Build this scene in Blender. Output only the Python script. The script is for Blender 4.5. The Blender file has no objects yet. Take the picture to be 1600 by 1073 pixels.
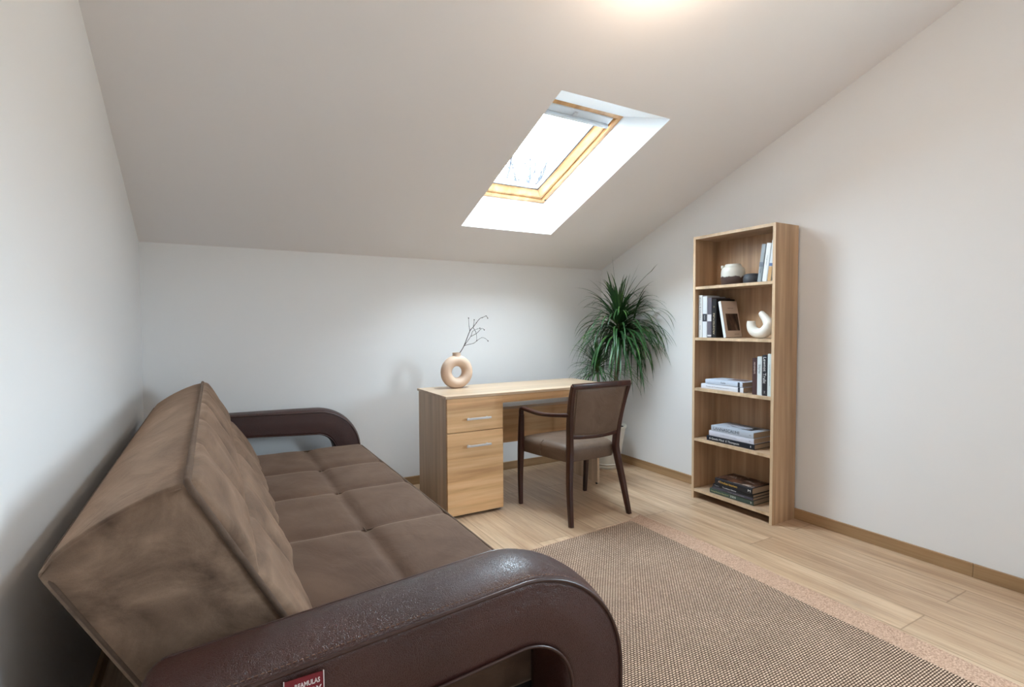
import bpy, bmesh, math, random
from mathutils import Vector, Matrix
random.seed(7)
C = bpy.context.scene.collection
S = bpy.context.scene
PI = math.pi
W, H, TA, BACK = 3.40, 1.664, 0.3873, -5.0       # room width, knee wall height, ceiling slope, wall behind the viewer

# ------------------------------------------------------------------ camera
cam_d = bpy.data.cameras.new('camera'); cam_d.sensor_width = 36; cam_d.lens = 818.49/1600*36
cam_d.clip_start = 0.02; cam_d.clip_end = 200
cam = bpy.data.objects.new('camera', cam_d); C.objects.link(cam)
yaw, pitch, roll = 0.5203, -0.0358, -0.0042
f = Vector((math.sin(yaw)*math.cos(pitch), math.cos(yaw)*math.cos(pitch), math.sin(pitch)))
r0 = Vector((math.cos(yaw), -math.sin(yaw), 0)); u0 = r0.cross(f)
r = r0*math.cos(roll)+u0*math.sin(roll); u = -r0*math.sin(roll)+u0*math.cos(roll)
M4 = Matrix(((r.x, u.x, -f.x), (r.y, u.y, -f.y), (r.z, u.z, -f.z))).to_4x4()
M4.translation = Vector((0.3537, -3.6978, 1.1775))
cam.matrix_world = M4
S.camera = cam

# ------------------------------------------------------------------ world, light, exposure
wd = bpy.data.worlds.new('sky'); S.world = wd; wd.use_nodes = True
bg = wd.node_tree.nodes['Background']; bg.inputs[1].default_value = 34.0
_t = wd.node_tree; _c = _t.nodes.new('ShaderNodeTexCoord'); _s = _t.nodes.new('ShaderNodeSeparateXYZ'); _r = _t.nodes.new('ShaderNodeValToRGB')
_t.links.new(_c.outputs['Generated'], _s.inputs[0]); _t.links.new(_s.outputs[2], _r.inputs[0]); _t.links.new(_r.outputs[0], bg.inputs[0])
_r.color_ramp.elements[0].position = 0.0; _r.color_ramp.elements[0].color = (.22, .23, .22, 1)      # ground
_r.color_ramp.elements[1].position = .04; _r.color_ramp.elements[1].color = (0.70, 0.85, 1.0, 1)    # overcast sky
S.view_settings.view_transform = 'Standard'; S.view_settings.look = 'None'
S.view_settings.gamma = 1; S.view_settings.use_curve_mapping = False
S.view_settings.exposure = 0.93
LAMP = Vector((1.80, -2.42, H-TA*-2.42-0.115))
SKY1 = dict(x0=1.822, x1=2.543, y0=-0.46, y1=-1.62, wx0=1.862, wx1=2.503, wy0=-0.42, wy1=-1.285)
GABLE = (-4.25, -3.40, 1.05, 1.90)       # unseen window added for fill daylight, right gable wall behind the viewer: y0, y1, z0, z1
def cz(y, off=0): return H-TA*y+off
def portal(s):
    c = Vector(((s['wx0']+s['wx1'])/2, (s['wy0']+s['wy1'])/2, 0)); c.z = cz(c.y, 0.27)
    ld = bpy.data.lights.new('sky_portal', 'AREA'); ld.shape = 'RECTANGLE'; ld.size = s['wx1']-s['wx0']
    ld.size_y = (s['wy0']-s['wy1'])*math.sqrt(1+TA*TA); ld.cycles.is_portal = True
    o = bpy.data.objects.new('sky_portal', ld); C.objects.link(o); o.location = c
    o.rotation_euler = (-math.atan(TA), 0, 0)
portal(SKY1)
ld = bpy.data.lights.new('fill_window_portal', 'AREA'); ld.shape = 'RECTANGLE'; ld.size = GABLE[3]-GABLE[2]; ld.size_y = GABLE[1]-GABLE[0]; ld.cycles.is_portal = True
po = bpy.data.objects.new('fill_window_portal', ld); C.objects.link(po); po.location = (W+.11, (GABLE[0]+GABLE[1])/2, (GABLE[2]+GABLE[3])/2); po.rotation_euler = (0, PI/2, 0)  # sampling portal of the added gable window

# ------------------------------------------------------------------ helpers
def lin(c): c = c/255; return c/12.92 if c <= .04045 else ((c+.055)/1.055)**2.4
def srgb(r, g, b): return (lin(r), lin(g), lin(b), 1)
def mat(name, col, rough=.5, metal=0, spec=.5, sheen=0, emit=0):
    m = bpy.data.materials.new(name); m.use_nodes = True
    b = m.node_tree.nodes['Principled BSDF']
    b.inputs['Base Color'].default_value = col; b.inputs['Roughness'].default_value = rough
    b.inputs['Metallic'].default_value = metal; b.inputs['Specular IOR Level'].default_value = spec
    if sheen: b.inputs['Sheen Weight'].default_value = sheen; b.inputs['Sheen Roughness'].default_value = .35
    if emit: b.inputs['Emission Color'].default_value = col; b.inputs['Emission Strength'].default_value = emit
    return m
class NT:
    def __init__(s, m): s.t = m.node_tree; s.b = s.t.nodes['Principled BSDF']
    def n(s, typ, **kw):
        x = s.t.nodes.new(typ)
        for k, v in kw.items():
            if k.startswith('i_'): x.inputs[int(k[2:]) if k[2:].isdigit() else k[2:]].default_value = v
            else: setattr(x, k, v)
        return x
    def l(s, a, ao, b, bi): s.t.links.new(a.outputs[ao], b.inputs[bi])
    def coord(s, scale, rot=(0, 0, 0)):
        t = s.n('ShaderNodeTexCoord'); m = s.n('ShaderNodeMapping'); m.inputs['Scale'].default_value = scale; m.inputs['Rotation'].default_value = rot
        s.l(t, 'Object', m, 'Vector'); return m
    def noise(s, v, scale, detail=4, rough=.5, dist=0):
        x = s.n('ShaderNodeTexNoise'); x.inputs['Scale'].default_value = scale; x.inputs['Detail'].default_value = detail
        x.inputs['Roughness'].default_value = rough; x.inputs['Distortion'].default_value = dist
        if v: s.l(v, 0, x, 'Vector')
        return x
    def ramp(s, src, out, stops):
        x = s.n('ShaderNodeValToRGB'); e = x.color_ramp.elements
        while len(e) < len(stops): e.new(.5)
        for q, (p, c) in zip(e, stops): q.position = p; q.color = c
        s.l(src, out, x, 0); return x
    def bump(s, src, out, strength, dist=.002, base=None):
        x = s.n('ShaderNodeBump'); x.inputs['Strength'].default_value = strength; x.inputs['Distance'].default_value = dist
        s.l(src, out, x, 'Height')
        if base: s.l(base, 0, x, 'Normal')
        s.l(x, 0, s.b, 'Normal'); return x
    def mixc(s, fac, a, b, mode='MIX', f=None):
        x = s.n('ShaderNodeMix'); x.data_type = 'RGBA'; x.blend_type = mode
        if f is not None: x.inputs[0].default_value = f
        if fac: s.l(fac[0], fac[1], x, 0)
        for q, i in ((a, 6), (b, 7)):
            if isinstance(q, tuple) and len(q) == 4: x.inputs[i].default_value = q
            else: s.l(q[0], q[1], x, i)
        return x

def wood(name, c0, c1, c2, axis='z', fine=1.0, rough=.5, seed=0, band=1.0):
    """board with its grain running along one axis"""
    m = mat(name, c1, rough); t = NT(m)
    sc = {'x': (1.1, 26, 26), 'y': (26, 1.1, 26), 'z': (26, 26, 1.1)}[axis]
    v = t.coord(sc); v.inputs['Location'].default_value = (seed, seed*1.7, seed*.6)
    a = t.noise(v, fine, 6, .62, .25)
    v2 = t.coord({'x': (.35, 7, 7), 'y': (7, .35, 7), 'z': (7, 7, .35)}[axis]); v2.inputs['Location'].default_value = (seed*2, seed, seed)
    b = t.noise(v2, band, 3, .5, .8)
    ra = t.ramp(a, 0, [(.28, c0), (.5, c1), (.72, c2)])
    rb = t.ramp(b, 0, [(.35, (.80, .79, .77, 1)), (.62, (1.06, 1.06, 1.06, 1))])
    mx = t.mixc(None, (ra, 0), (rb, 0), 'MULTIPLY', 1.0)
    t.l(mx, 2, t.b, 'Base Color'); t.bump(a, 0, .12, .0006)
    return m

def build(name, bm, m, parent=None, smooth=False, autos=None):
    me = bpy.data.meshes.new(name)
    if parent is not None:
        p, q = parent, Vector((0, 0, 0))
        while p is not None: q = q+p.location; p = p.parent
        bmesh.ops.translate(bm, verts=bm.verts, vec=-q)
    bmesh.ops.recalc_face_normals(bm, faces=bm.faces)
    bm.to_mesh(me); bm.free()
    if smooth:
        for p in me.polygons: p.use_smooth = True
    ms = m if isinstance(m, (list, tuple)) else [m]
    for x in ms: me.materials.append(x)
    o = bpy.data.objects.new(name, me); C.objects.link(o)
    if parent is not None: o.parent = parent
    if autos is not None:
        for p in me.polygons: p.use_smooth = True
        me.set_sharp_from_angle(angle=math.radians(autos))
    return o
def thing(name, label, cat, loc, group=None):
    o = bpy.data.objects.new(name, None); C.objects.link(o); o.location = loc; o.empty_display_size = .05
    o['label'] = label; o['category'] = cat
    if group: o['group'] = group
    return o
def tag(o, label, cat, group=None):
    o['label'] = label; o['category'] = cat
    if group: o['group'] = group
    return o
def struct(o): o['kind'] = 'structure'; return o

def box(bm, x0, x1, y0, y1, z0, z1, bev=0, M=None, seg=2):
    g = bmesh.ops.create_cube(bm, size=1)['verts']
    for v in g:
        v.co = Vector(((x0+x1)/2+v.co.x*(x1-x0), (y0+y1)/2+v.co.y*(y1-y0), (z0+z1)/2+v.co.z*(z1-z0)))
    if bev:
        es = list({e for v in g for e in v.link_edges})
        r = bmesh.ops.bevel(bm, geom=es, offset=bev, segments=seg, affect='EDGES', profile=.5)
        g = list({v for f in r['faces'] for v in f.verts} | {v for v in g if v.is_valid})
    if M is not None:
        for v in g: v.co = M @ v.co
    return g
def mbox(*a, **k): bm = bmesh.new(); box(bm, *a, **k); return bm
def lathe(bm, cx, cy, prof, seg=40, cap=True):
    rings = []
    for (rr, z) in prof:
        rings.append([bm.verts.new((cx+rr*math.cos(2*PI*i/seg), cy+rr*math.sin(2*PI*i/seg), z)) for i in range(seg)])
    for a, b in zip(rings, rings[1:]):
        for i in range(seg): bm.faces.new((a[i], a[(i+1) % seg], b[(i+1) % seg], b[i]))
    if cap: bm.faces.new(rings[0]); bm.faces.new(rings[-1])
def catmull(pts, n=6):
    P = [Vector(p) for p in pts]; out = []
    for i in range(len(P)-1):
        a = P[max(i-1, 0)]; b = P[i]; c = P[i+1]; d = P[min(i+2, len(P)-1)]
        for k in range(n):
            t = k/n
            out.append(.5*((2*b)+(c-a)*t+(2*a-5*b+4*c-d)*t*t+(3*b-a-3*c+d)*t**3))
    out.append(P[-1]); return out
def tube(bm, pts, rad, seg=10, closed=False, flat=None):
    """round (or with flat=(w,h,up) rectangular rounded) sweep along pts; rad a number or list"""
    P = [Vector(p) for p in pts]; n = len(P)
    rs = rad if isinstance(rad, (list, tuple)) else [rad]*n
    if len(rs) != n: rs = [rs[min(int(i*(len(rs)-1)/(n-1)), len(rs)-1)]*(1-((i*(len(rs)-1)/(n-1)) % 1))+rs[min(int(i*(len(rs)-1)/(n-1))+1, len(rs)-1)]*((i*(len(rs)-1)/(n-1)) % 1) for i in range(n)]
    rings = []; up = None
    for i in range(n):
        if closed: t = (P[(i+1) % n]-P[i-1]).normalized()
        else: t = (P[min(i+1, n-1)]-P[max(i-1, 0)]).normalized()
        if up is None:
            up = Vector((0, 0, 1)) if abs(t.z) < .9 else Vector((0, 1, 0))
        s = t.cross(up).normalized(); up = s.cross(t).normalized()
        rings.append([bm.verts.new(P[i]+(s*math.cos(2*PI*k/seg)+up*math.sin(2*PI*k/seg))*rs[i]) for k in range(seg)])
    rng = range(n) if closed else range(n-1)
    for i in rng:
        a = rings[i]; b = rings[(i+1) % n]
        for k in range(seg): bm.faces.new((a[k], a[(k+1) % seg], b[(k+1) % seg], b[k]))
    if not closed: bm.faces.new(rings[0]); bm.faces.new(rings[-1])
def bar(bm, pts, sizes, side, ex=2.6, seg=20):
    """sweep of a rounded rectangle: sizes = list of (a,b), side = fixed first axis direction"""
    P = [Vector(p) for p in pts]; n = len(P); side = Vector(side).normalized()
    m = len(sizes); rings = []
    for i in range(n):
        t = (P[min(i+1, n-1)]-P[max(i-1, 0)]).normalized()
        q = i*(m-1)/(n-1); k = min(int(q), m-2) if m > 1 else 0; fr = q-k
        a, b = sizes[k] if m == 1 else (sizes[k][0]*(1-fr)+sizes[k+1][0]*fr, sizes[k][1]*(1-fr)+sizes[k+1][1]*fr)
        s = (side-t*side.dot(t)).normalized(); o = t.cross(s).normalized()
        ring = []
        for j in range(seg):
            th = 2*PI*(j+.5)/seg; c, sn = math.cos(th), math.sin(th)
            ring.append(bm.verts.new(P[i]+s*(a/2*math.copysign(abs(c)**(2/ex), c))+o*(b/2*math.copysign(abs(sn)**(2/ex), sn))))
        rings.append(ring)
    for a, b in zip(rings, rings[1:]):
        for k in range(seg): bm.faces.new((a[k], a[(k+1) % seg], b[(k+1) % seg], b[k]))
    bm.faces.new(rings[0]); bm.faces.new(rings[-1])
def poly_prism(bm, pts, axis, a, b):
    """closed outline (2 coords) extruded along axis from a to b"""
    def mk(p, t): return {'x': (t, p[0], p[1]), 'y': (p[0], t, p[1]), 'z': (p[0], p[1], t)}[axis]
    A = [bm.verts.new(mk(p, a)) for p in pts]; B = [bm.verts.new(mk(p, b)) for p in pts]; n = len(pts)
    for i in range(n): bm.faces.new((A[i], A[(i+1) % n], B[(i+1) % n], B[i]))
    bm.faces.new(A); bm.faces.new(B)
_dg = bpy.context.evaluated_depsgraph_get
def text(name, s, size, M, m, parent, depth=.0003, sx=1.0, bold=0.0, width=None):
    cu = bpy.data.curves.new(name+'_curve', 'FONT'); cu.body = s; cu.size = size; cu.align_x = 'CENTER'; cu.align_y = 'CENTER'
    cu.extrude = depth; cu.offset = bold; cu.resolution_u = 3
    t = bpy.data.objects.new(name+'_tmp', cu); C.objects.link(t)
    dg = _dg(); dg.update(); me = bpy.data.meshes.new_from_object(t.evaluated_get(dg))
    bpy.data.objects.remove(t); bpy.data.curves.remove(cu)
    bm = bmesh.new(); bm.from_mesh(me); bpy.data.meshes.remove(me)
    if width and bm.verts:
        w = max(v.co.x for v in bm.verts)-min(v.co.x for v in bm.verts); sx = width/w
    for v in bm.verts: v.co.x *= sx
    bm.transform(M)
    return build(name, bm, m, parent)
def frame(o, x, y):
    """matrix with origin o and columns x (reading direction), y (letter up), z = out of the surface"""
    x = Vector(x).normalized(); y = Vector(y).normalized(); z = x.cross(y)
    m = Matrix((x, y, z)).transposed().to_4x4(); m.translation = Vector(o); return m

# ------------------------------------------------------------------ materials
def paint(name, col):
    m = mat(name, col, .85, spec=.25); t = NT(m); v = t.coord((1, 1, 1)); a = t.noise(v, 160, 3); t.bump(a, 0, .05, .0006); return m
M_wall = paint('white_wall_paint', (.81, .80, .795, 1))
M_ceil = paint('ceiling_paint', (.93, .885, .865, 1))
M_reveal = paint('reveal_paint', (.78, .79, .80, 1))

def floor_material():
    m = mat('oak_laminate', (.6, .45, .3, 1), .38); t = NT(m)
    tc = t.n('ShaderNodeTexCoord'); sep = t.n('ShaderNodeSeparateXYZ'); t.l(tc, 'Object', sep, 0)
    def math_(op, a, b=None, av=None, bv=None):
        x = t.n('ShaderNodeMath'); x.operation = op
        if a: t.l(a[0], a[1], x, 0)
        if av is not None: x.inputs[0].default_value = av
        if b: t.l(b[0], b[1], x, 1)
        if bv is not None: x.inputs[1].default_value = bv
        return x
    # planks run along y, 0.193 wide, seams at x = 2.63, 2.823, 3.016 ...
    px = math_('DIVIDE', (math_('SUBTRACT', (sep, 0), bv=2.63-0.193*20), 0), bv=.193)
    row = math_('FLOOR', (px, 0)); fx = math_('FRACT', (px, 0))
    wn = t.n('ShaderNodeTexWhiteNoise'); wn.noise_dimensions = '1D'; t.l(row, 0, wn, 'W')
    off = math_('MULTIPLY', (wn, 'Value'), bv=1.38)
    par = math_('MODULO', (row, 0), bv=2)
    # alternating joints: even rows share y=-2.73, odd rows y=-1.935
    o2 = math_('MULTIPLY', (math_('SUBTRACT', None, (par, 0), av=1), 0), bv=.79)
    py = math_('DIVIDE', (math_('ADD', (math_('ADD', (sep, 1), (o2, 0)), 0), bv=1.935+1.38*20-.0), 0), bv=1.38)
    col = math_('FLOOR', (py, 0)); fy = math_('FRACT', (py, 0))
    cid = t.n('ShaderNodeCombineXYZ'); t.l(row, 0, cid, 0); t.l(col, 0, cid, 1)
    wn2 = t.n('ShaderNodeTexWhiteNoise'); wn2.noise_dimensions = '3D'; t.l(cid, 0, wn2, 'Vector')
    # grain: stretched noise shifted per plank
    mp = t.n('ShaderNodeMapping'); mp.inputs['Scale'].default_value = (15, .9, 1); t.l(tc, 'Object', mp, 0)
    sh = t.n('ShaderNodeVectorMath'); sh.operation = 'SCALE'; sh.inputs['Scale'].default_value = 37; t.l(wn2, 'Color', sh, 0)
    ad = t.n('ShaderNodeVectorMath'); ad.operation = 'ADD'; t.l(mp, 0, ad, 0); t.l(sh, 0, ad, 1)
    g1 = t.noise(ad, 1.0, 5, .6, .9)
    g2 = t.noise(ad, 5.0, 5, .65, .2)
    c = t.ramp(g1, 0, [(.25, srgb(166, 134, 106)), (.5, srgb(193, 163, 134)), (.75, srgb(209, 184, 156))])
    c2 = t.ramp(g2, 0, [(.3, (.72, .68, .64, 1)), (.6, (1.04, 1.04, 1.03, 1))])
    mx = t.mixc(None, (c, 0), (c2, 0), 'MULTIPLY', .8)
    tone = t.ramp(wn2, 'Value', [(0, (.92, .90, .88, 1)), (1, (1.04, 1.03, 1.02, 1))])
    mx2 = t.mixc(None, (mx, 2), (tone, 0), 'MULTIPLY', 1)
    # knots
    vm = t.n('ShaderNodeMapping'); vm.inputs['Scale'].default_value = (2.6, .95, 1); t.l(tc, 'Object', vm, 0)
    vo = t.n('ShaderNodeTexVoronoi'); vo.inputs['Scale'].default_value = 1.3; t.l(vm, 0, vo, 'Vector')
    kn = t.ramp(vo, 'Distance', [(0.0, (1, 1, 1, 1)), (.045, (.45, .45, .45, 1)), (.12, (0, 0, 0, 1))])
    kg = math_('MULTIPLY', (kn, 0), (g1, 0))
    mx3 = t.mixc((kg, 0), (mx2, 2), srgb(120, 100, 84))
    # seams
    ex = math_('MINIMUM', (fx, 0), (math_('SUBTRACT', None, (fx, 0), av=1), 0)); ex = math_('MULTIPLY', (ex, 0), bv=.193)
    ey = math_('MINIMUM', (fy, 0), (math_('SUBTRACT', None, (fy, 0), av=1), 0)); ey = math_('MULTIPLY', (ey, 0), bv=1.38)
    e = math_('MINIMUM', (ex, 0), (ey, 0))
    sm = t.ramp(e, 0, [(0.0, (1, 1, 1, 1)), (.0022, (0, 0, 0, 1))])
    sf = math_('MULTIPLY', (sm, 0), bv=.75)
    mx4 = t.mixc((sf, 0), (mx3, 2), srgb(120, 92, 66))
    t.l(mx4, 2, t.b, 'Base Color')
    b1 = t.n('ShaderNodeBump'); b1.inputs['Strength'].default_value = .25; b1.inputs['Distance'].default_value = .001; b1.invert = True
    t.l(sm, 0, b1, 'Height'); t.bump(g2, 0, .08, .0008, b1)
    return m
M_floor = floor_material()
M_base = wood('baseboard_oak', srgb(140, 108, 76), srgb(164, 130, 94), srgb(182, 150, 112), 'y', 1, .45, 3)
M_basex = wood('baseboard_oak_cross', srgb(140, 108, 76), srgb(164, 130, 94), srgb(182, 150, 112), 'x', 1, .45, 3)
DK = (srgb(190, 144, 100), srgb(222, 178, 130), srgb(238, 200, 154))
M_deskx = wood('desk_oak_long', *DK, 'x', 1.0, .42, 1)
M_deskz = wood('desk_oak_upright', srgb(182, 156, 130), srgb(204, 178, 152), srgb(220, 196, 170), 'z', 1, .45, 2)
M_desktop = wood('desk_top_oak', srgb(176, 148, 120), srgb(194, 166, 138), srgb(208, 184, 156), 'x', .8, .35, 5)
M_caseg = wood('bookcase_oak', srgb(162, 128, 98), srgb(188, 152, 118), srgb(206, 172, 138), 'z', 1, .45, 8)
M_shelf = wood('bookcase_shelf_oak', srgb(164, 136, 110), srgb(188, 158, 130), srgb(206, 178, 150), 'y', 1, .45, 9)
M_edge = wood('bookcase_edge_band', srgb(196, 166, 132), srgb(208, 180, 148), srgb(220, 194, 164), 'z', 1, .45, 4)
M_pine = wood('pine_frame', srgb(188, 138, 90), srgb(208, 160, 108), srgb(222, 180, 132), 'y', .7, .35, 6)
M_pinex = wood('pine_frame_cross', srgb(188, 138, 90), srgb(208, 160, 108), srgb(222, 180, 132), 'x', .7, .35, 6)

def velvet(name, c0, c1, scale=3.2, sheen=.35, ridge=.0):
    m = mat(name, c1, .78, spec=.25, sheen=sheen); t = NT(m)
    m.node_tree.nodes['Principled BSDF'].inputs['Sheen Tint'].default_value = srgb(214, 184, 160)
    v = t.coord((1, .55, 1.6)); a = t.noise(v, scale, 5, .6, 1.3)
    c = t.ramp(a, 0, [(.3, c0), (.7, c1)])
    v2 = t.coord((1, 1, 1)); b = t.noise(v2, 700, 2)
    c2 = t.ramp(b, 0, [(.2, (.86, .86, .86, 1)), (.8, (1.1, 1.1, 1.1, 1))])
    mx = t.mixc(None, (c, 0), (c2, 0), 'MULTIPLY', 1); t.l(mx, 2, t.b, 'Base Color')
    d = t.noise(v, 6, 4, .55, 1.6); b1 = t.n('ShaderNodeBump'); b1.inputs['Strength'].default_value = .35; b1.inputs['Distance'].default_value = .012
    t.l(d, 0, b1, 'Height'); t.bump(b, 0, .12, .0006, b1)
    return m
M_velvet = velvet('brown_velvet', srgb(78, 56, 43), srgb(106, 82, 66))
M_velback = velvet('brown_velvet_backrest', srgb(78, 58, 44), srgb(138, 111, 91), 4.5, .6)
M_cord = velvet('velvet_piping', srgb(80, 62, 50), srgb(100, 80, 66), 8, .3)
def leather():
    m = mat('brown_leather', srgb(62, 36, 30), .36, spec=.55); t = NT(m); v = t.coord((1, 1, 1))
    a = t.n('ShaderNodeTexVoronoi'); a.feature = 'DISTANCE_TO_EDGE'; a.inputs['Scale'].default_value = 240
    nz = t.noise(v, 60, 3); ad = t.mixc(None, (v, 0), (nz, 'Color'), 'MIX', .02); t.l(ad, 2, a, 'Vector')
    r = t.ramp(a, 0, [(0, (0, 0, 0, 1)), (.12, (1, 1, 1, 1))])
    b = t.noise(v, 5, 4); c = t.ramp(b, 0, [(.3, srgb(52, 23, 18)), (.7, srgb(64, 32, 25))]); t.l(c, 0, t.b, 'Base Color')
    d = t.noise(v, 18, 3); b1 = t.n('ShaderNodeBump'); b1.inputs['Strength'].default_value = .25; b1.inputs['Distance'].default_value = .003
    t.l(d, 0, b1, 'Height'); t.bump(r, 0, .45, .0010, b1)
    return m
M_leather = leather()
M_leacord = mat('leather_piping', srgb(58, 34, 28), .35)
M_thread = mat('brown_thread', srgb(112, 80, 62), .8)
M_darkbase = mat('sofa_base_cloth', srgb(38, 30, 26), .85)
M_chairwood = wood('dark_mahogany', srgb(44, 22, 17), srgb(58, 30, 23), srgb(74, 40, 31), 'z', 1, .3, 11)
M_suede = velvet('taupe_suede', srgb(90, 69, 54), srgb(106, 84, 68), 5, .45)
M_suede.node_tree.nodes['Principled BSDF'].inputs['Roughness'].default_value = .55; M_suede.node_tree.nodes['Principled BSDF'].inputs['Specular IOR Level'].default_value = .5
M_steel = mat('brushed_steel', srgb(205, 205, 207), .35, .6)
M_black = mat('black_plastic', srgb(25, 25, 26), .5)
M_vase = mat('sand_ceramic', srgb(206, 178, 156), .62)
M_white = mat('white_ceramic', srgb(226, 222, 214), .35)
M_twig = mat('dry_twig_bark', srgb(58, 46, 42), .8)
M_pot = mat('white_planter', srgb(214, 208, 196), .5)
M_soil = mat('potting_soil', srgb(48, 36, 28), .95)
M_trunk = mat('cane_bark', srgb(118, 100, 80), .85)
def leafmat():
    m = mat('dracaena_leaf', srgb(46, 82, 44), .42, spec=.5); t = NT(m); v = t.coord((1, 1, 1)); a = t.noise(v, 9, 3)
    c = t.ramp(a, 0, [(.3, srgb(34, 68, 38)), (.55, srgb(52, 92, 48)), (.75, srgb(92, 128, 60))]); t.l(c, 0, t.b, 'Base Color')
    t.b.inputs['Transmission Weight'].default_value = 0; return m
M_leaf = leafmat()
M_pages = mat('book_pages', srgb(176, 158, 138), .9)
M_pagew = mat('book_pages_white', srgb(208, 206, 202), .9)
def rugmat():
    m = mat('woven_sisal', srgb(176, 150, 128), .95, spec=.1); t = NT(m)
    tc = t.n('ShaderNodeTexCoord'); mp = t.n('ShaderNodeMapping'); mp.inputs['Rotation'].default_value = (0, 0, 0); t.l(tc, 'Object', mp, 0)
    br = t.n('ShaderNodeTexBrick'); br.inputs['Scale'].default_value = 1; br.offset = .5
    br.inputs['Brick Width'].default_value = .0150; br.inputs['Row Height'].default_value = .0085; br.inputs['Mortar Size'].default_value = .0026; br.inputs['Mortar Smooth'].default_value = .6
    br.inputs['Color1'].default_value = srgb(230, 199, 174); br.inputs['Color2'].default_value = srgb(210, 180, 156); br.inputs['Mortar'].default_value = srgb(74, 54, 42)
    nz = t.noise(None, 1.0); t.l(tc, 'Object', nz, 0); nz.inputs['Scale'].default_value = 260
    ds = t.mixc(None, (mp, 0), (nz, 'Color'), 'MIX', .0018); t.l(ds, 2, br, 'Vector')
    n2 = t.noise(None, 320, 3); t.l(tc, 'Object', n2, 0)
    c2 = t.ramp(n2, 0, [(.3, (.52, .50, .48, 1)), (.62, (1.18, 1.18, 1.18, 1))])
    n3 = t.noise(None, 4, 3); t.l(tc, 'Object', n3, 0); c3 = t.ramp(n3, 0, [(.3, (.9, .9, .9, 1)), (.7, (1.05, 1.05, 1.05, 1))])
    mx = t.mixc(None, (br, 0), (c2, 0), 'MULTIPLY', .8); mx2 = t.mixc(None, (mx, 2), (c3, 0), 'MULTIPLY', 1)
    t.l(mx2, 2, t.b, 'Base Color')
    b1 = t.n('ShaderNodeBump'); b1.inputs['Strength'].default_value = .7; b1.inputs['Distance'].default_value = .003; b1.invert = True
    t.l(br, 'Fac', b1, 'Height'); t.bump(n2, 0, .4, .001, b1)
    return m
M_rug = rugmat()
def rugedge():
    m = mat('rug_binding', srgb(186, 150, 126), .95, spec=.1); t = NT(m); v = t.coord((1, 1, 1)); a = t.noise(v, 170, 4, .65)
    c = t.ramp(a, 0, [(.35, srgb(150, 118, 98)), (.65, srgb(206, 172, 148))]); t.l(c, 0, t.b, 'Base Color'); t.bump(a, 0, .6, .0015)
    return m
M_rugedge = rugedge()

# ------------------------------------------------------------------ room shell
struct(build('floor', mbox(-.1, W+.1, BACK-.1, .1, -.1, 0), M_floor))
zt = cz(BACK)
bm = bmesh.new(); poly_prism(bm, [(.1, -.1), (.1, cz(.1)), (BACK-.1, cz(BACK-.1)), (BACK-.1, -.1)], 'x', -.1, 0); struct(build('wall_left', bm, M_wall))
bm = bmesh.new(); g0, g1, gz0, gz1 = GABLE
yz = [.1, g1, g0, BACK-.1]
for yr, lo, hi in (((.1, g1), -.1, None), ((g1, g0), -.1, gz0), ((g1, g0), gz1, None), ((g0, BACK-.1), -.1, None)):
    a_, b_ = yr; poly_prism(bm, [(a_, lo), (a_, cz(a_) if hi is None else hi), (b_, cz(b_) if hi is None else hi), (b_, lo)], 'x', W, W+.1)
struct(build('wall_right', bm, M_wall))
struct(build('wall_back', mbox(0, W, 0, .1, -.1, H+.0), M_wall))
struct(build('wall_front', mbox(0, W, BACK-.1, BACK, -.1, zt), M_wall))
# sloped ceiling with the two skylight openings, 40 mm board
bm = bmesh.new()
xs = sorted({-.1, W+.1, SKY1['x0'], SKY1['x1'], 1.0}); ys = sorted({.1, BACK-.1, SKY1['y0'], SKY1['y1'], -3.0})
grid = {}
def gv(i, j, k):
    if (i, j, k) not in grid: grid[(i, j, k)] = bm.verts.new((xs[i], ys[j], cz(ys[j], .05*k)))
    return grid[(i, j, k)]
def hole(i, j):
    x = (xs[i]+xs[i+1])/2; y = (ys[j]+ys[j+1])/2
    return any(s['x0'] < x < s['x1'] and s['y1'] < y < s['y0'] for s in (SKY1,))
for i in range(len(xs)-1):
    for j in range(len(ys)-1):
        if hole(i, j): continue
        for k in (0, 1): bm.faces.new((gv(i, j, k), gv(i+1, j, k), gv(i+1, j+1, k), gv(i, j+1, k)))
        for (a, b, di, dj) in (((i, j), (i+1, j), 0, -1), ((i, j+1), (i+1, j+1), 0, 1), ((i, j), (i, j+1), -1, 0), ((i+1, j), (i+1, j+1), 1, 0)):
            ni, nj = i+di, j+dj
            if not (0 <= ni < len(xs)-1 and 0 <= nj < len(ys)-1) or hole(ni, nj):
                bm.faces.new((gv(*a, 0), gv(*b, 0), gv(*b, 1), gv(*a, 1)))
struct(build('ceiling', bm, M_ceil))

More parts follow.
